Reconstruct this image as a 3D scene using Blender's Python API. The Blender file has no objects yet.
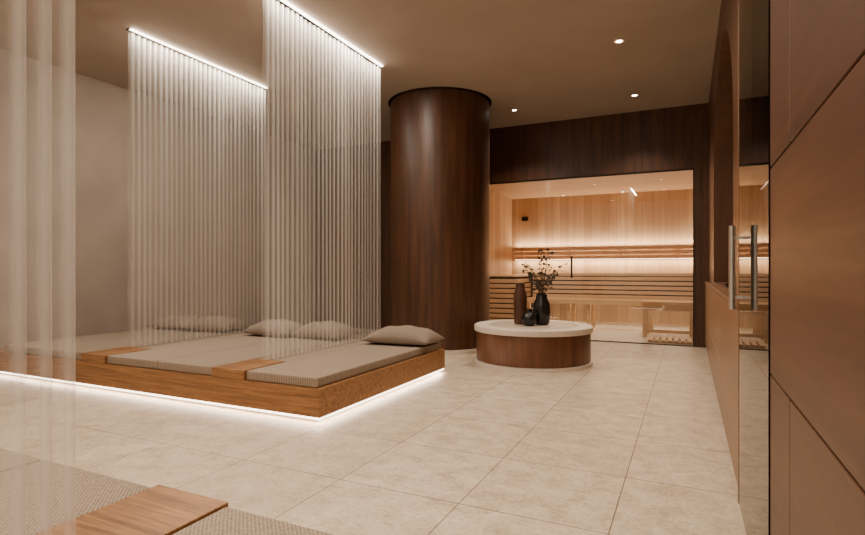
import bpy, bmesh, math, random
from mathutils import Vector, Matrix
random.seed(7)
S = bpy.context.scene
COL = S.collection

# ------------------------------------------------------------ materials
def new_mat(name):
    m = bpy.data.materials.new(name); m.use_nodes = True
    nt = m.node_tree
    return m, nt, nt.nodes['Principled BSDF']

def ramp(nt, stops):
    r = nt.nodes.new('ShaderNodeValToRGB')
    el = r.color_ramp.elements
    el[0].position, el[0].color = stops[0][0], (*stops[0][1], 1)
    el[1].position, el[1].color = stops[-1][0], (*stops[-1][1], 1)
    for p, c in stops[1:-1]:
        e = el.new(p); e.color = (*c, 1)
    return r

def coords(nt, scale=(1, 1, 1), loc=(0, 0, 0)):
    tc = nt.nodes.new('ShaderNodeTexCoord')
    mp = nt.nodes.new('ShaderNodeMapping')
    mp.inputs['Scale'].default_value = scale
    mp.inputs['Location'].default_value = loc
    nt.links.new(tc.outputs['Object'], mp.inputs['Vector'])
    return mp

def noise(nt, vec, scale, detail=6, rough=.55, dist=0.0):
    n = nt.nodes.new('ShaderNodeTexNoise')
    n.inputs['Scale'].default_value = scale
    n.inputs['Detail'].default_value = detail
    n.inputs['Roughness'].default_value = rough
    n.inputs['Distortion'].default_value = dist
    nt.links.new(vec.outputs[0], n.inputs['Vector'])
    return n

def bump(nt, bsdf, src, strength=.2, dist=.01):
    b = nt.nodes.new('ShaderNodeBump')
    b.inputs['Strength'].default_value = strength
    b.inputs['Distance'].default_value = dist
    nt.links.new(src, b.inputs['Height'])
    nt.links.new(b.outputs[0], bsdf.inputs['Normal'])

def wood(name, c1, c2, rough=.4, scale=(12, 12, .8), spec=.5, lo=.45, hi=.85):
    m, nt, b = new_mat(name)
    mp = coords(nt, scale)
    n = noise(nt, mp, 1.6, 8, .6, .6)
    mp2 = coords(nt, tuple(s * 6 for s in scale))
    n2 = noise(nt, mp2, 2.0, 4, .6)
    mix = nt.nodes.new('ShaderNodeMath'); mix.operation = 'MULTIPLY_ADD'
    mix.inputs[1].default_value = .35
    nt.links.new(n2.outputs['Fac'], mix.inputs[0])
    nt.links.new(n.outputs['Fac'], mix.inputs[2])
    r = ramp(nt, [(lo, c1), (hi, c2)])
    nt.links.new(mix.outputs[0], r.inputs[0])
    nt.links.new(r.outputs[0], b.inputs['Base Color'])
    b.inputs['Roughness'].default_value = rough
    b.inputs['Specular IOR Level'].default_value = spec
    bump(nt, b, mix.outputs[0], .08, .004)
    return m

def plain(name, c, rough=.5, metal=0, var=.12, scale=8, bumpv=0.0):
    m, nt, b = new_mat(name)
    mp = coords(nt)
    n = noise(nt, mp, scale)
    lo = tuple(x * (1 - var) for x in c); hi = tuple(min(1, x * (1 + var)) for x in c)
    r = ramp(nt, [(.3, lo), (.7, hi)])
    nt.links.new(n.outputs['Fac'], r.inputs[0])
    nt.links.new(r.outputs[0], b.inputs['Base Color'])
    b.inputs['Roughness'].default_value = rough
    b.inputs['Metallic'].default_value = metal
    if bumpv: bump(nt, b, n.outputs['Fac'], bumpv, .01)
    return m

def emis(name, c, s):
    m, nt, b = new_mat(name)
    b.inputs['Base Color'].default_value = (*c, 1)
    b.inputs['Emission Color'].default_value = (*c, 1)
    b.inputs['Emission Strength'].default_value = s
    return m

def fabric(name, c, scale=170, k=.55):
    m, nt, b = new_mat(name)
    mp = coords(nt)
    sx = nt.nodes.new('ShaderNodeSeparateXYZ'); nt.links.new(mp.outputs[0], sx.inputs[0])
    outs = []
    for ax in ('X', 'Y'):
        a = nt.nodes.new('ShaderNodeMath'); a.operation = 'MULTIPLY'; a.inputs[1].default_value = scale * 3.4
        nt.links.new(sx.outputs[ax], a.inputs[0])
        s = nt.nodes.new('ShaderNodeMath'); s.operation = 'SINE'; nt.links.new(a.outputs[0], s.inputs[0]); outs.append(s)
    ml = nt.nodes.new('ShaderNodeMath'); ml.operation = 'MULTIPLY'
    nt.links.new(outs[0].outputs[0], ml.inputs[0]); nt.links.new(outs[1].outputs[0], ml.inputs[1])
    n = noise(nt, mp, scale * 1.2, 4, .8)
    ad = nt.nodes.new('ShaderNodeMath'); ad.operation = 'MULTIPLY_ADD'; ad.inputs[1].default_value = .18
    nt.links.new(ml.outputs[0], ad.inputs[0]); nt.links.new(n.outputs['Fac'], ad.inputs[2])
    r = ramp(nt, [(.28, tuple(x * k for x in c)), (.70, tuple(min(1, x * 1.25) for x in c))])
    nt.links.new(ad.outputs[0], r.inputs[0])
    nt.links.new(r.outputs[0], b.inputs['Base Color'])
    b.inputs['Roughness'].default_value = .95
    b.inputs['Specular IOR Level'].default_value = .15
    bump(nt, b, ad.outputs[0], .4, .003)
    return m

WAL = wood('walnut_veneer', (.038, .0138, .005), (.098, .037, .0142), .42, (10, 10, .6), lo=.5, hi=.82)
WALR = wood('walnut_side', (.075, .031, .013), (.115, .048, .021), .42, (9, 9, .7))
WALP = wood('walnut_panel', (.066, .0285, .0135), (.104, .045, .0215), .44, (10, .7, 14), lo=.5, hi=.82, spec=.4)
CAB = wood('cabinet_wood', (.150, .072, .032), (.21, .103, .047), .34, (8, .8, 12))
OAKX = wood('oak_long', (.155, .066, .020), (.35, .165, .056), .45, (1.2, 22, 26), lo=.5, hi=.82)
OAKT = wood('oak_tray', (.14, .058, .018), (.34, .16, .054), .42, (2, 30, 30), lo=.5, hi=.82)
PINE = wood('sauna_slat', (.56, .355, .19), (.70, .47, .27), .5, (1.0, 12, 12))
PLAS = plain('plaster', (.325, .265, .215), .85, 0, .10, 2.2, .15)
CEIL = plain('ceiling_plaster', (.38, .312, .255), .85, 0, .06, 1.6, .1)
STONE = plain('pale_stone', (.66, .57, .47), .4, 0, .06, 20)
STONE2 = plain('inset_stone', (.50, .41, .32), .35, 0, .06, 20)
MATT = fabric('woven_mattress', (.325, .255, .192), 120, .42)
PILL = fabric('pillow_linen', (.285, .226, .172), 190)
METAL = plain('brushed_steel', (.80, .72, .62), .28, 1, .04, 30)
BLACK = plain('black_metal', (.012, .011, .01), .4, .3, .05)
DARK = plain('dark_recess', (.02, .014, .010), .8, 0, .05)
GLB = plain('black_ceramic', (.012, .012, .010), .22, 0, .2, 15)
GLR = plain('brown_ceramic', (.075, .030, .016), .3, 0, .2, 12)
LEAF = plain('dry_leaf', (.050, .038, .025), .7, 0, .3, 40)
WARM = (1.0, .815, .63)
LED = emis('led_strip', (1, .85, .68), 7)
LEDS = emis('sauna_led', (1, .84, .64), 8)
LEDC = emis('led_bright', (1, .87, .72), 12)
SPOTM = emis('downlight_lens', (1, .86, .68), 30)

def planks(name, axis):
    m, nt, b = new_mat(name)
    mp = coords(nt, (14, 14, .5)); n = noise(nt, mp, 1.2, 6, .6, .4)
    tc = nt.nodes.new('ShaderNodeTexCoord'); sx = nt.nodes.new('ShaderNodeSeparateXYZ')
    nt.links.new(tc.outputs['Object'], sx.inputs[0])
    d = nt.nodes.new('ShaderNodeMath'); d.operation = 'DIVIDE'; d.inputs[1].default_value = .16
    nt.links.new(sx.outputs[axis], d.inputs[0])
    fl = nt.nodes.new('ShaderNodeMath'); fl.operation = 'FLOOR'; nt.links.new(d.outputs[0], fl.inputs[0])
    wn = nt.nodes.new('ShaderNodeTexWhiteNoise'); wn.noise_dimensions = '1D'
    nt.links.new(fl.outputs[0], wn.inputs['W'])
    fr = nt.nodes.new('ShaderNodeMath'); fr.operation = 'FRACT'; nt.links.new(d.outputs[0], fr.inputs[0])
    gt = nt.nodes.new('ShaderNodeMath'); gt.operation = 'GREATER_THAN'; gt.inputs[1].default_value = .03
    nt.links.new(fr.outputs[0], gt.inputs[0])
    ad = nt.nodes.new('ShaderNodeMath'); ad.operation = 'MULTIPLY_ADD'; ad.inputs[1].default_value = .35
    nt.links.new(wn.outputs['Value'], ad.inputs[0]); nt.links.new(n.outputs['Fac'], ad.inputs[2])
    r = ramp(nt, [(.4, (.44, .275, .145)), (.95, (.64, .43, .25))])
    nt.links.new(ad.outputs[0], r.inputs[0])
    mx = nt.nodes.new('ShaderNodeMix'); mx.data_type = 'RGBA'
    mx.inputs['A'].default_value = (.34, .20, .10, 1)
    nt.links.new(gt.outputs[0], mx.inputs['Factor']); nt.links.new(r.outputs[0], mx.inputs['B'])
    nt.links.new(mx.outputs['Result'], b.inputs['Base Color'])
    b.inputs['Roughness'].default_value = .5
    return m
PLK = planks('sauna_planks_x', 'X'); PLKY = planks('sauna_planks_y', 'Y')

def tile_mat():
    m, nt, b = new_mat('limestone_tile')
    mp = coords(nt, (1, 1, 1), (.285 + .645 * 20, -2.22 + .645 * 20, 0))
    br = nt.nodes.new('ShaderNodeTexBrick')
    br.offset = 0; br.squash = 1
    br.inputs['Scale'].default_value = 1
    br.inputs['Brick Width'].default_value = .645
    br.inputs['Row Height'].default_value = .645
    br.inputs['Mortar Size'].default_value = .0028
    br.inputs['Mortar Smooth'].default_value = .1
    br.inputs['Bias'].default_value = 0
    br.inputs['Color1'].default_value = (1, 1, 1, 1)
    br.inputs['Color2'].default_value = (.92, .91, .89, 1)
    br.inputs['Mortar'].default_value = (.30, .25, .20, 1)
    nt.links.new(mp.outputs[0], br.inputs['Vector'])
    mp2 = coords(nt)
    n1 = noise(nt, mp2, 7.0, 9, .72, .3)
    n2 = noise(nt, mp2, 40, 6, .85)
    a = nt.nodes.new('ShaderNodeMath'); a.operation = 'ADD'
    nt.links.new(n1.outputs['Fac'], a.inputs[0]); nt.links.new(n2.outputs['Fac'], a.inputs[1])
    mr = nt.nodes.new('ShaderNodeMapRange')
    mr.inputs['From Min'].default_value = .78; mr.inputs['From Max'].default_value = 1.22
    nt.links.new(a.outputs[0], mr.inputs['Value'])
    r = ramp(nt, [(0, (.41, .315, .215)), (.45, (.59, .48, .355)), (1, (.74, .63, .49))])
    nt.links.new(mr.outputs['Result'], r.inputs[0])
    mx = nt.nodes.new('ShaderNodeMix'); mx.data_type = 'RGBA'; mx.blend_type = 'MULTIPLY'
    mx.inputs['Factor'].default_value = 1
    nt.links.new(r.outputs[0], mx.inputs['A']); nt.links.new(br.outputs['Color'], mx.inputs['B'])
    v = nt.nodes.new('ShaderNodeTexVoronoi'); v.inputs['Scale'].default_value = 30
    nt.links.new(mp2.outputs[0], v.inputs['Vector'])
    sp = ramp(nt, [(.09, (.72, .66, .58)), (.20, (1, 1, 1))])
    nt.links.new(v.outputs['Distance'], sp.inputs[0])
    mx2 = nt.nodes.new('ShaderNodeMix'); mx2.data_type = 'RGBA'; mx2.blend_type = 'MULTIPLY'
    mx2.inputs['Factor'].default_value = .8
    nt.links.new(mx.outputs['Result'], mx2.inputs['A']); nt.links.new(sp.outputs[0], mx2.inputs['B'])
    nt.links.new(mx2.outputs['Result'], b.inputs['Base Color'])
    b.inputs['Roughness'].default_value = .34
    b.inputs['Specular IOR Level'].default_value = .45
    bump(nt, b, n2.outputs['Fac'], .06, .003)
    return m
TILE = tile_mat()

PER = .060
def sheer():
    m = bpy.data.materials.new('sheer_curtain'); m.use_nodes = True
    nt = m.node_tree; nt.nodes.clear()
    out = nt.nodes.new('ShaderNodeOutputMaterial')
    d = nt.nodes.new('ShaderNodeBsdfDiffuse'); d.inputs[0].default_value = (.95, .90, .83, 1)
    t = nt.nodes.new('ShaderNodeBsdfTranslucent'); t.inputs[0].default_value = (.95, .90, .83, 1)
    tr = nt.nodes.new('ShaderNodeBsdfTransparent')
    m1 = nt.nodes.new('ShaderNodeMixShader'); m1.inputs[0].default_value = .5
    m2 = nt.nodes.new('ShaderNodeMixShader')
    tc = nt.nodes.new('ShaderNodeTexCoord'); sx = nt.nodes.new('ShaderNodeSeparateXYZ')
    nt.links.new(tc.outputs['Object'], sx.inputs[0])
    a = nt.nodes.new('ShaderNodeMath'); a.operation = 'MULTIPLY'; a.inputs[1].default_value = 2 * math.pi / (PER)
    nt.links.new(sx.outputs['Y'], a.inputs[0])
    s = nt.nodes.new('ShaderNodeMath'); s.operation = 'SINE'; nt.links.new(a.outputs[0], s.inputs[0])
    mr = nt.nodes.new('ShaderNodeMapRange'); mr.interpolation_type = 'SMOOTHSTEP'
    mr.inputs['From Min'].default_value = -.8; mr.inputs['From Max'].default_value = .8
    mr.inputs['To Min'].default_value = .14; mr.inputs['To Max'].default_value = .38
    nt.links.new(s.outputs[0], mr.inputs['Value'])
    nt.links.new(mr.outputs['Result'], m2.inputs[0])
    nt.links.new(d.outputs[0], m1.inputs[1]); nt.links.new(t.outputs[0], m1.inputs[2])
    nt.links.new(tr.outputs[0], m2.inputs[1]); nt.links.new(m1.outputs[0], m2.inputs[2])
    nt.links.new(m2.outputs[0], out.inputs[0])
    return m
SHEER = sheer()

def glass(name, tint=(.97, .96, .94)):
    m = bpy.data.materials.new(name); m.use_nodes = True
    nt = m.node_tree; nt.nodes.clear()
    out = nt.nodes.new('ShaderNodeOutputMaterial')
    tr = nt.nodes.new('ShaderNodeBsdfTransparent'); tr.inputs[0].default_value = (*tint, 1)
    gl = nt.nodes.new('ShaderNodeBsdfGlossy'); gl.inputs['Roughness'].default_value = .0
    fr = nt.nodes.new('ShaderNodeFresnel'); fr.inputs[0].default_value = 1.5
    mx = nt.nodes.new('ShaderNodeMixShader')
    nt.links.new(fr.outputs[0], mx.inputs[0]); nt.links.new(tr.outputs[0], mx.inputs[1])
    nt.links.new(gl.outputs[0], mx.inputs[2]); nt.links.new(mx.outputs[0], out.inputs[0])
    return m
GLASS = glass('clear_glass')

# ------------------------------------------------------------ mesh helpers
def link(o, parent=None):
    COL.objects.link(o)
    if parent: o.parent = parent
    return o

def empty(name, loc=(0, 0, 0)):
    e = bpy.data.objects.new(name, None); e.empty_display_size = .1
    COL.objects.link(e); return e

def mesh_from_bm(name, bm, mat, parent=None, smooth=False, bevel=0, mods=None):
    me = bpy.data.meshes.new(name)
    bmesh.ops.recalc_face_normals(bm, faces=bm.faces)
    bm.to_mesh(me); bm.free()
    me.materials.append(mat)
    if smooth:
        for p in me.polygons: p.use_smooth = True
    o = bpy.data.objects.new(name, me)
    link(o, parent)
    if bevel:
        b = o.modifiers.new('bevel', 'BEVEL'); b.width = bevel; b.segments = 2; b.limit_method = 'ANGLE'
    return o

def boxes(name, lst, mat, parent=None, bevel=0):
    bm = bmesh.new()
    for x0, x1, y0, y1, z0, z1 in lst:
        vs = [bm.verts.new(p) for p in [(x0, y0, z0), (x1, y0, z0), (x1, y1, z0), (x0, y1, z0),
                                        (x0, y0, z1), (x1, y0, z1), (x1, y1, z1), (x0, y1, z1)]]
        for f in [(0, 3, 2, 1), (4, 5, 6, 7), (0, 1, 5, 4), (1, 2, 6, 5), (2, 3, 7, 6), (3, 0, 4, 7)]:
            bm.faces.new([vs[i] for i in f])
    return mesh_from_bm(name, bm, mat, parent, bevel=bevel)

def lathe(name, prof, cx, cy, mat, parent=None, seg=64, smooth=True):
    bm = bmesh.new(); rings = []
    for r, z in prof:
        if r < 1e-5:
            rings.append([bm.verts.new((cx, cy, z))])
        else:
            rings.append([bm.verts.new((cx + r * math.cos(2 * math.pi * i / seg), cy + r * math.sin(2 * math.pi * i / seg), z)) for i in range(seg)])
    for a, b in zip(rings[:-1], rings[1:]):
        for i in range(seg):
            j = (i + 1) % seg
            if len(a) == 1 and len(b) == 1: continue
            if len(a) == 1: bm.faces.new([a[0], b[i], b[j]])
            elif len(b) == 1: bm.faces.new([a[i], a[j], b[0]])
            else: bm.faces.new([a[i], a[j], b[j], b[i]])
    o = mesh_from_bm(name, bm, mat, parent, smooth=smooth)
    if smooth:
        try:
            o.data.set_sharp_from_angle(angle=math.radians(35))
        except Exception: pass
    return o

def area(name, loc, sx, sy, power, rot=(0, 0, 0), color=WARM, parent=None, spread=None):
    l = bpy.data.lights.new(name, 'AREA'); l.shape = 'RECTANGLE'
    l.size = sx; l.size_y = sy; l.energy = power; l.color = color
    if spread: l.spread = spread
    o = bpy.data.objects.new(name, l); o.location = loc; o.rotation_euler = rot
    link(o, parent); return o

def spot(name, loc, power, angle=1.6, blend=.8, color=WARM, parent=None, rot=(0, 0, 0), size=.04):
    l = bpy.data.lights.new(name, 'SPOT'); l.energy = power; l.spot_size = angle
    l.spot_blend = blend; l.color = color; l.shadow_soft_size = size
    o = bpy.data.objects.new(name, l); o.location = loc; o.rotation_euler = rot
    link(o, parent); return o

H = 3.30
XL, XR, YB, YF = -6.3, .25, 8.1, -2.6
# ------------------------------------------------------------ room shell
boxes('floor', [(XL - .2, 2.2, YF, 11.6, -.1, 0)], TILE)

def holed(name, outer, hole, depth_vec, mat, mat2=None):
    bm = bmesh.new()
    ov = [bm.verts.new(p) for p in outer]; hv = [bm.verts.new(p) for p in hole]
    es = [bm.edges.new((ov[i], ov[(i + 1) % len(ov)])) for i in range(len(ov))]
    hs = [bm.edges.new((hv[i], hv[(i + 1) % len(hv)])) for i in range(len(hv))]
    bmesh.ops.triangle_fill(bm, use_beauty=True, use_dissolve=False, edges=es + hs)
    d = Vector(depth_vec)
    tv = [bm.verts.new(v.co + d) for v in hv]
    n = len(hv)
    for i in range(n):
        f = bm.faces.new([hv[i], hv[(i + 1) % n], tv[(i + 1) % n], tv[i]]); f.material_index = 1 if mat2 else 0
    f = bm.faces.new(tv); f.material_index = 1 if mat2 else 0
    o = mesh_from_bm(name, bm, mat)
    if mat2: o.data.materials.append(mat2)
    return o

CX, CY, CR = -3.04, 6.60, .67
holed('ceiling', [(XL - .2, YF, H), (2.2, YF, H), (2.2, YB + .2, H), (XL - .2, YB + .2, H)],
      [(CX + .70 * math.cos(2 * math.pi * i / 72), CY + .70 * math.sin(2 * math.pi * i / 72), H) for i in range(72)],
      (0, 0, .35), CEIL, DARK)  # recess lined near-black: shade of the gap is put into its colour
boxes('wall_left', [(XL - .15, XL, YF, YB + .15, 0, H)], PLAS)
OX0, OX1, OZ = -3.42, .08, 2.44
boxes('wall_back', [(XL, OX0, YB, YB + .15, 0, H), (OX1, XR + .6, YB, YB + .15, 0, H), (OX0, OX1, YB, YB + .15, OZ, H)], WAL)
y0, y1, zs, za = 3.75, 6.5, 1.9, 2.95
arch = [(XR, y0, .92), (XR, y1, .92)]
for i in range(33):
    a = math.pi * i / 32
    arch.append((XR, (y0 + y1) / 2 + (y1 - y0) / 2 * math.cos(a), zs + (za - zs) * math.sin(a)))
holed('wall_right', [(XR, 2.80, .90), (XR, YB, .90), (XR, YB, H), (XR, 2.80, H)], arch, (.32, 0, 0), WALR)

pw = empty('wall_panelled_right')
zr = [0.0, .755, 1.338, H]
g = .003
pl = []
YE = 1.782
for (ya, yb) in [(1.457, YE), (.2, 1.457), (-1.2, .2), (YF, -1.2)]:
    pl.append((.21, .235, ya + g, yb - g, zr[0] + .01, zr[1] - g))
    pl.append((.21, .235, ya + g, yb - g, zr[2] + g, zr[3]))
for (ya, yb) in [(.55, YE), (-.9, .55), (YF, -.9)]:
    pl.append((.21, .235, ya + g, yb - g, zr[1] + g, zr[2] - g))
boxes('veneer_panels', pl, WALP, pw, bevel=.0015)
boxes('backing', [(.236, .40, YF, 1.770, 0, H)], DARK, pw)
boxes('edge_trim', [(.236, .40, 1.771, 1.779, 0, H)], CAB, pw)
boxes('wall_corridor', [(1.9, 2.05, YF, YB, 0, H)], PLAS)
boxes('wall_corridor_end', [(.60, 1.9, 4.6, 4.7, 0, H)], PLAS)

gd = empty('door_1')
boxes('glass_pane', [(.206, .216, 1.781, 2.758, .012, 3.0)], GLASS, gd)
boxes('jamb', [(.204, .245, 2.76, 2.795, 0, H)], CAB, gd, bevel=.002)
boxes('header', [(.206, .245, 1.782, 2.758, 3.002, H)], CAB, gd)
for sx, nm in ((.166, 'handle_outer'), (.256, 'handle_inner')):
    lathe(nm, [(0, .885), (.0125, .885), (.0125, 1.235), (0, 1.235)], sx, 2.56, METAL, gd, 24)
boxes('handle_posts', [(.166, .206, 2.554, 2.566, .93, .942), (.166, .206, 2.554, 2.566, 1.178, 1.19),
                       (.216, .256, 2.554, 2.566, .93, .942), (.216, .256, 2.554, 2.566, 1.178, 1.19)], METAL, gd)

cb = empty('low_cabinet')
fr = []
yy = 2.80
while yy < 8.05:
    ye = min(yy + 1.32, 8.09)
    fr.append((.205, .225, yy + .002, ye - .002, .06, .40)); fr.append((.205, .225, yy + .002, ye - .002, .405, .868))
    yy += 1.32
boxes('drawer_fronts', fr, CAB, cb, bevel=.0015)
boxes('carcass', [(.226, .57, 2.80, 8.09, .06, .875)], DARK, cb)
boxes('plinth', [(.24, .57, 2.80, 8.09, 0, .06)], DARK, cb)
boxes('counter_top', [(.200, .57, 2.80, 8.09, .875, .90)], CAB, cb, bevel=.002)
tb = empty('counter_bowl')
lathe('bowl', [(0, .901), (.04, .901), (.075, .95), (.070, .95), (.038, .91), (0, .91)], .32, 4.6, GLB, tb, 32)
tb = empty('soap_dispenser')
lathe('bottle', [(0, .901), (.03, .901), (.032, .98), (.028, 1.0), (.009, 1.01), (.009, 1.05), (0, 1.05)], .32, 4.2, GLR, tb, 32)

# ------------------------------------------------------------ column
col = empty('round_column')
lathe('veneer_shell', [(CR, 0.06), (CR, H - .015), (CR - .05, H - .015)], CX, CY, WAL, col, 128)
lathe('shadow_neck', [(CR - .05, H - .016), (CR - .05, H + .34)], CX, CY, DARK, col, 96)  # added black neck, its colour stands in for shadow above the column
lathe('base_ring', [(CR + .012, 0), (CR + .012, .05), (CR - .02, .06)], CX, CY, STONE, col, 128)

# ------------------------------------------------------------ round table
RX, RY, RR = -1.60, 6.0, .648
rt = empty('round_table')
lathe('stone_plinth', [(0, 0), (RR + .01, 0), (RR + .01, .04), (0, .045)], RX, RY, STONE, rt, 128)
lathe('drum', [(RR - .010, .045), (RR - .010, .365), (0, .365)], RX, RY, wood('table_walnut', (.085, .031, .012), (.17, .065, .026), .33, (8, 8, .8)), rt, 128)
lathe('stone_top', [(0, .365), (RR + .01, .365), (RR + .014, .37), (RR + .014, .42), (RR + .008, .428), (.50, .428), (.497, .420), (0, .420)], RX, RY, STONE, rt, 128)
lathe('stone_inset', [(0, .4205), (.485, .4205), (.485, .4265), (.482, .428), (0, .428)], RX, RY, STONE2, rt, 128)

def vase(name, prof, x, y, mat):
    e = empty(name)
    lathe('body', [(0, .429)] + [(r, .429 + z) for r, z in prof], x, y, mat, e, 40)
    return e
vase('tall_bottle_vase', [(.062, 0), (.072, .01), (.078, .29), (.073, .36), (.055, .40), (.053, .46), (.060, .47), (.048, .47), (.042, .40)], -1.74, 5.99, GLR)
VX, VY = -1.50, 6.02
pv = vase('plant_vase', [(.07, 0), (.088, .03), (.096, .15), (.090, .25), (.065, .30), (.060, .345), (.070, .355), (.058, .355), (.050, .30)], VX, VY, GLB)
vase('small_vase', [(.05, 0), (.080, .04), (.083, .09), (.058, .14), (.035, .155), (.035, .185), (.042, .19), (.03, .19)], -1.595, 5.84, GLB)
lb = bmesh.new()
def leaf(bm, c, r, nrm):
    q = nrm.to_track_quat('Z', 'Y').to_matrix()
    vs = [bm.verts.new(c + q @ Vector((r * math.cos(a), r * .75 * math.sin(a), .1 * r * math.cos(2 * a)))) for a in [2 * math.pi * k / 9 for k in range(9)]]
    bm.faces.new(vs)
cu = bpy.data.curves.new('twigs', 'CURVE'); cu.dimensions = '3D'; cu.bevel_depth = .0028; cu.bevel_resolution = 1
for k in range(14):
    ang = 2 * math.pi * k / 14 + random.uniform(-.2, .2); L = random.uniform(.26, .56); lean = random.uniform(.06, .24)
    pts = []
    for i in range(9):
        f = i / 8
        pts.append(Vector((VX + math.cos(ang) * (.012 + lean * f ** 1.5), VY + math.sin(ang) * (.012 + lean * f ** 1.5), .72 + L * f)))
    sp = cu.splines.new('POLY'); sp.points.add(8)
    for i, p in enumerate(pts): sp.points[i].co = (*p, 1)
    for i in range(3, 9):
        for s in range(2):
            if random.random() < .72:
                off = Vector((random.uniform(-.055, .055), random.uniform(-.055, .055), random.uniform(-.02, .03)))
                leaf(lb, pts[i] + off, random.uniform(.012, .024), Vector((random.uniform(-1, 1), random.uniform(-1, 1), random.uniform(-.6, .6))))
                s2 = cu.splines.new('POLY'); s2.points.add(1)
                s2.points[0].co = (*pts[i], 1); s2.points[1].co = (*(pts[i] + off), 1)
cu.materials.append(LEAF)
link(bpy.data.objects.new('twigs', cu), pv)
mesh_from_bm('leaves', lb, LEAF, pv)

# ------------------------------------------------------------ lounge platforms
def pillow(name, cx, cy, z, w, d, h, rot):
    bm = bmesh.new(); N = 22
    top = {}; bot = {}
    for i in range(N + 1):
        for j in range(N + 1):
            u = -1 + 2 * i / N; v = -1 + 2 * j / N
            prof = max(0, (1 - abs(u) ** 2.6)) ** .55 * max(0, (1 - abs(v) ** 2.6)) ** .55
            pinch_u = 1 - .05 * (1 - (abs(v)) ** 3) * abs(u)
            pinch_v = 1 - .07 * (1 - (abs(u)) ** 3) * abs(v)
            x = u * w / 2 * pinch_u; y = v * d / 2 * pinch_v
            wr = .006 * math.sin(9 * u + 4 * v) * prof
            edge = i in (0, N) or j in (0, N)
            zt = .035 + (h - .035) * prof + wr
            zb = .035 * (1 - prof ** .8)
            c, s = math.cos(rot), math.sin(rot)
            P = lambda zz: (cx + x * c - y * s, cy + x * s + y * c, z + zz)
            top[i, j] = bm.verts.new(P(.035 if edge else zt))
            bot[i, j] = top[i, j] if edge else bm.verts.new(P(zb))
    for i in range(N):
        for j in range(N):
            bm.faces.new([top[i, j], top[i + 1, j], top[i + 1, j + 1], top[i, j + 1]])
            q = [bot[i, j], bot[i, j + 1], bot[i + 1, j + 1], bot[i + 1, j]]
            if len(set(q)) == 4:
                try: bm.faces.new(q)
                except ValueError: pass
    return mesh_from_bm(name, bm, PILL, None, smooth=True)

def platform(xr, yfront, yback, front_sign, xl, pil=True):
    p = empty('lounge_platform')
    ya, yb = min(yfront, yback), max(yfront, yback)
    boxes('frame', [(xl, xr, ya, yb, .05, .245)], OAKX, p, bevel=.004)
    boxes('recessed_plinth', [(xl, xr - .12, ya + .12, yb - .12, 0, .05)], DARK, p)
    st = [(xr - .022, xr - .006, ya + .01, yb - .01, .034, .049)]
    st.append((xl, xr - .024, ya + .006, ya + .022, .034, .049)); st.append((xl, xr - .024, yb - .022, yb - .006, .034, .049))
    boxes('led_strip', st, LED, p)
    for (cx, cy, sx, sy) in [(xr - .03, (ya + yb) / 2, .02, yb - ya - .05), ((xl + xr) / 2, ya + .03, xr - xl - .05, .02), ((xl + xr) / 2, yb - .03, xr - xl - .05, .02)]:
        area('under_light', (cx, cy, .033), sx, sy, 3.0 * max(sx, sy), parent=p, color=(1, .83, .65))
    s = front_sign
    mats = []; trays = []
    x = xr - .03
    segs = [('m', .645), ('t', .33), ('m', .63), ('m', .63), ('t', .33), ('m', .63), ('m', .63), ('t', .33), ('m', .63), ('m', .63)]
    yf = yfront + s * .015; ym = yback - s * .02
    def bx(x0, x1, a, b, z0, z1): return (x0, x1, min(a, b), max(a, b), z0, z1)
    for k, w in segs:
        x0 = x - w
        if x0 < xl - .02: break
        if k == 'm': mats.append(bx(x0 + .004, x - .004, yf, ym, .246, .315)); cxs.append((x0 + x) / 2)
        else:
            trays.append(bx(x0 + .003, x - .003, yfront - s * .002, yf + s * .43, .246, .318))
            mats.append(bx(x0 + .003, x - .003, yf + s * .436, ym, .246, .312))
        x = x0
    boxes('mattresses', mats, MATT, p, bevel=.010)
    boxes('wood_trays', trays, OAKT, p, bevel=.003)
    return p
cxs = []
PY0, PY1 = 2.924, 4.985
platform(-2.24, PY0, PY1, 1, XL + .005)
for c in cxs:
    first = c > -3
    pillow('pillow', c + (.03 if first else random.uniform(-.02, .02)), 4.72 + random.uniform(-.03, .03), .320, .72 if first else .62, .46, .17, .06 if first else random.uniform(-.08, .12))
cxs = []
platform(-.63, 1.245, -.82, -1, XL + .005)

# ------------------------------------------------------------ curtains
def curtain(x, ya, yb, zb=.325):
    c = empty('sheer_curtain')
    bm = bmesh.new()
    n = int((yb - ya) / PER * 14); lev = [0, .25, .5, .75, 1]
    rows = []
    for l in lev:
        row = []
        for i in range(n + 1):
            y = ya + (yb - ya) * i / n
            ph = 2 * math.pi * y / PER
            amp = .015 * (1 + .25 * math.sin(y * 7.1 + 2)) * (1.0 + .1 * (1 - l))
            xx = x + amp * math.sin(ph) + .005 * math.sin(y * 19 + l * 1.2)
            row.append(bm.verts.new((xx, y, zb + (H - .035 - zb) * l)))
        rows.append(row)
    for a, b in zip(rows[:-1], rows[1:]):
        for i in range(n): bm.faces.new([a[i], a[i + 1], b[i + 1], b[i]])
    mesh_from_bm('drape', bm, SHEER, c, smooth=True)
    boxes('track', [(x - .03, x + .03, ya, yb, H - .012, H - .002)], BLACK, c)
    boxes('led_strip', [(x + .020, x + .050, ya, yb, H - .022, H - .013)], LEDC, c)
    area('wash_light', (x + .065, (ya + yb) / 2, H - .03), .03, yb - ya, 54, rot=(0, math.radians(5), 0), color=(1, .86, .72), parent=c)
curtain(-3.06, 3.27, 5.05)
curtain(-4.70, 3.27, 5.05)
curtain(-1.46, -.82, .88)

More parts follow.
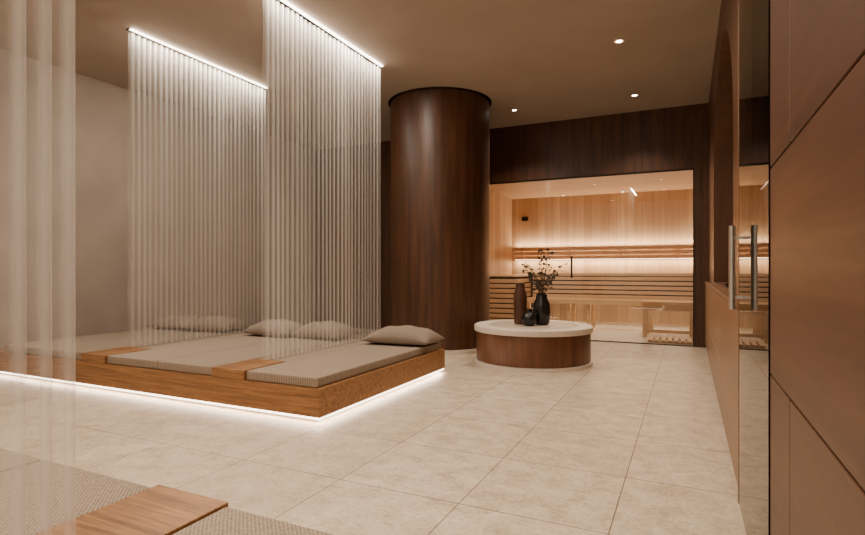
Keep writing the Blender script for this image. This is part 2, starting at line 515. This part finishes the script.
# ------------------------------------------------------------ sauna
SX0, SX1, SY0, SY1, SH = -3.44, .75, YB + .15, 11.2, 2.58
swb = empty('sauna_wall_back')
boxes('plank_lining', [(SX0 - .1, SX1 + .1, SY1, SY1 + .1, 0, SH)], PLK, swb)
boxes('control_panel', [(-3.22, -3.08, 11.185, 11.2, 2.10, 2.19)], BLACK, swb, bevel=.003)
boxes('sauna_wall_left', [(SX0 - .1, SX0, SY0, SY1, 0, SH)], PLKY)
boxes('sauna_wall_right', [(SX1, SX1 + .1, SY0, SY1, 0, SH)], PLKY)
boxes('sauna_ceiling', [(SX0 - .1, SX1 + .1, SY0, SY1 + .1, SH, SH + .08)], wood('sauna_ceil', (.44, .28, .155), (.58, .39, .225), .5, (1, 10, 10)))

sb = empty('sauna_bench')
seat = []
yy = 10.24
while yy < 11.1:
    seat.append((SX0 + .72, SX1 - .005, yy, yy + .085, .955, .985)); yy += .10
boxes('upper_seat', seat, PINE, sb, bevel=.004)
boxes('upper_front', [(SX0 + .72, SX1 - .005, 10.20, 10.225, z, z + .062) for z in (.53, .613, .696, .779, .862)] +
      [(SX0 + .72, SX1 - .005, 10.19, 10.238, .945, .99)], PINE, sb, bevel=.003)
boxes('upper_gap_shade', [(SX0 + .72, SX1 - .005, 10.27, 10.29, .50, .94)], DARK, sb)  # near-black sheet painting the shade between the front slats
boxes('backrest', [(SX0 + .1, SX1 - .005, 11.03, 11.055, z, z + .068) for z in (1.27, 1.36, 1.45)], PINE, sb, bevel=.004)
boxes('backrest_posts', [(x, x + .04, 11.057, 11.195, 1.28, 1.52) for x in (-3.2, -2.2, -1.2, -.2, .5)], PINE, sb)
boxes('lower_seat', [(SX0 + .72, SX1 - .005, 9.62 + k * .1, 9.705 + k * .1, .495, .53) for k in range(6)] + [(SX0 + .72, SX1 - .005, 9.595, 9.618, .45, .53)], PINE, sb, bevel=.004)
boxes('lower_legs', [(x, x + .06, y, y + .04, 0, .494) for x in (-2.68, -1.95, -1.6, -.6, .3) for y in (9.64, 10.1)], PINE, sb)
arm = []
xx = SX0 + .01
while xx < SX0 + .66:
    arm.append((xx, xx + .085, 9.25, 11.0, .925, .955)); xx += .10
boxes('arm_seat', arm, PINE, sb, bevel=.004)
AZ = (.10, .19, .28, .37, .46, .55, .64, .73, .82)
boxes('arm_front', [(SX0 + .01, SX0 + .69, 9.22, 9.245, z, z + .068) for z in AZ], PINE, sb, bevel=.003)
boxes('arm_side', [(SX0 + .665, SX0 + .69, 9.25, 10.18, z, z + .068) for z in AZ], PINE, sb, bevel=.003)
boxes('arm_gap_shade', [(SX0 + .01, SX0 + .64, 9.27, 11.0, 0, .915)], DARK, sb)  # near-black block, shade in the arm's slat gaps put into colour
boxes('led_strip', [(SX0 + .1, SX1 - .01, 11.10, 11.13, 1.50, 1.515), (SX0 + .1, SX1 - .01, 11.10, 11.13, 1.265, 1.28)], LEDS, sb)
W2 = (1, .82, .62)
area('back_light_up', ((SX0 + SX1) / 2, 11.12, 1.53), 4.0, .04, 34, rot=(math.pi, 0, 0), color=W2, parent=sb)
area('back_light_down', ((SX0 + SX1) / 2, 11.12, 1.26), 4.0, .04, 36, color=W2, parent=sb)
area('low_light', (-1.0, 10.32, .48), 3.4, .05, 20, color=W2, parent=sb)
area('seat_light', (-1.0, 9.66, .44), 3.2, .04, 5, color=W2, parent=sb)

st = empty('sauna_stool')
boxes('stool_top', [(-.66, .10, 8.92 + k * .085, 8.99 + k * .085, .50, .56) for k in range(7)], PINE, st, bevel=.004)
boxes('stool_legs', [(x, x + .06, y, y + .05, 0, .499) for x in (-.64, .02) for y in (8.93, 9.44)] + [(-.64, .08, 8.935, 8.96, .08, .13), (-.64, .08, 8.935, 8.96, .42, .498)], PINE, st, bevel=.003)
gr = empty('duckboard')
boxes('slats', [(-.52 + k * .085, -.46 + k * .085, 8.32, 8.86, .02, .045) for k in range(9)], PINE, gr, bevel=.003)
boxes('battens', [(-.52, .22, y, y + .05, 0, .019) for y in (8.36, 8.78)], PINE, gr)

gf = empty('door_2')
panes = [(OX0 + .01, -2.02, .02), (-2.012, -1.12, .02), (-1.112, OX1 - .02, .02)]
boxes('panes', [(a, b, YB + .06, YB + .07, .015, OZ - .02) for a, b, _ in panes], GLASS, gf)
boxes('frame', [(OX0, OX1, YB + .04, YB + .09, OZ - .018, OZ), (OX1 - .018, OX1, YB + .04, YB + .09, 0, OZ - .018), (OX0, OX1, YB + .04, YB + .09, 0, .012)], BLACK, gf)
HX = -1.57
boxes('handle', [(HX - .013, HX + .013, YB + .0, YB + .02, .93, 1.25), (HX - .007, HX + .007, YB + .02, YB + .06, .96, .975), (HX - .007, HX + .007, YB + .02, YB + .06, 1.205, 1.22)], BLACK, gf)

# ------------------------------------------------------------ downlights
def downlight(x, y, z, p, ang=1.9, r=.030, rot=(0, 0, 0), col=WARM):
    e = empty('ceiling_downlight')
    lathe('trim_ring', [(r, z - .001), (r + .02, z - .001), (r + .02, z - .006), (r, z - .006), (r, z - .001)], x, y, METAL, e, 32)
    lathe('lens', [(0, z - .003), (r, z - .003)], x, y, SPOTM, e, 32)
    spot('lamp', (x, y, z - .03), p, ang, .9, parent=e, rot=rot, color=col)
for x, y in [(-.61, 5.53), (-.62, 7.33), (-2.2, 7.28), (-.61, 3.7), (-.61, 1.9), (-.61, .1), (-2.2, 1.9), (-3.9, 1.9), (-5.6, 1.9), (-2.2, .1), (-2.2, -1.7), (-.6, -1.7), (-4.2, -1.7)]:  # those nearer and behind the camera are unseen, added as room fill
    downlight(x, y, H, 130, 2.0)
for x, y in [(-2.85, 8.75), (-1.55, 8.9), (-.25, 8.7)]:
    downlight(x, y, SH, 85, 2.4, col=(1, .86, .70))
for x in (-2.3, -1.15, 0.1):
    downlight(x, 11.02, SH, 24, .9, .02)
downlight(1.1, 2.4, H, 90); downlight(1.1, 3.8, H, 90)  # added lamps, no known fixtures: brighten the corridor behind the glass

# ------------------------------------------------------------ world
w = bpy.data.worlds.new('World'); S.world = w; w.use_nodes = True
bg = w.node_tree.nodes['Background']
bg.inputs[0].default_value = (1, .84, .68, 1); bg.inputs[1].default_value = .5

# ------------------------------------------------------------ camera
cam = bpy.data.cameras.new('Camera'); cam.sensor_width = 36; cam.lens = 36 * 535 / 865
cam.shift_y = 2.5 / 865; cam.clip_start = .02
co = bpy.data.objects.new('Camera', cam); co.location = (0, 0, 1.05)
co.rotation_euler = (math.pi / 2, 0, math.atan(255.5 / 535))
COL.objects.link(co); S.camera = co
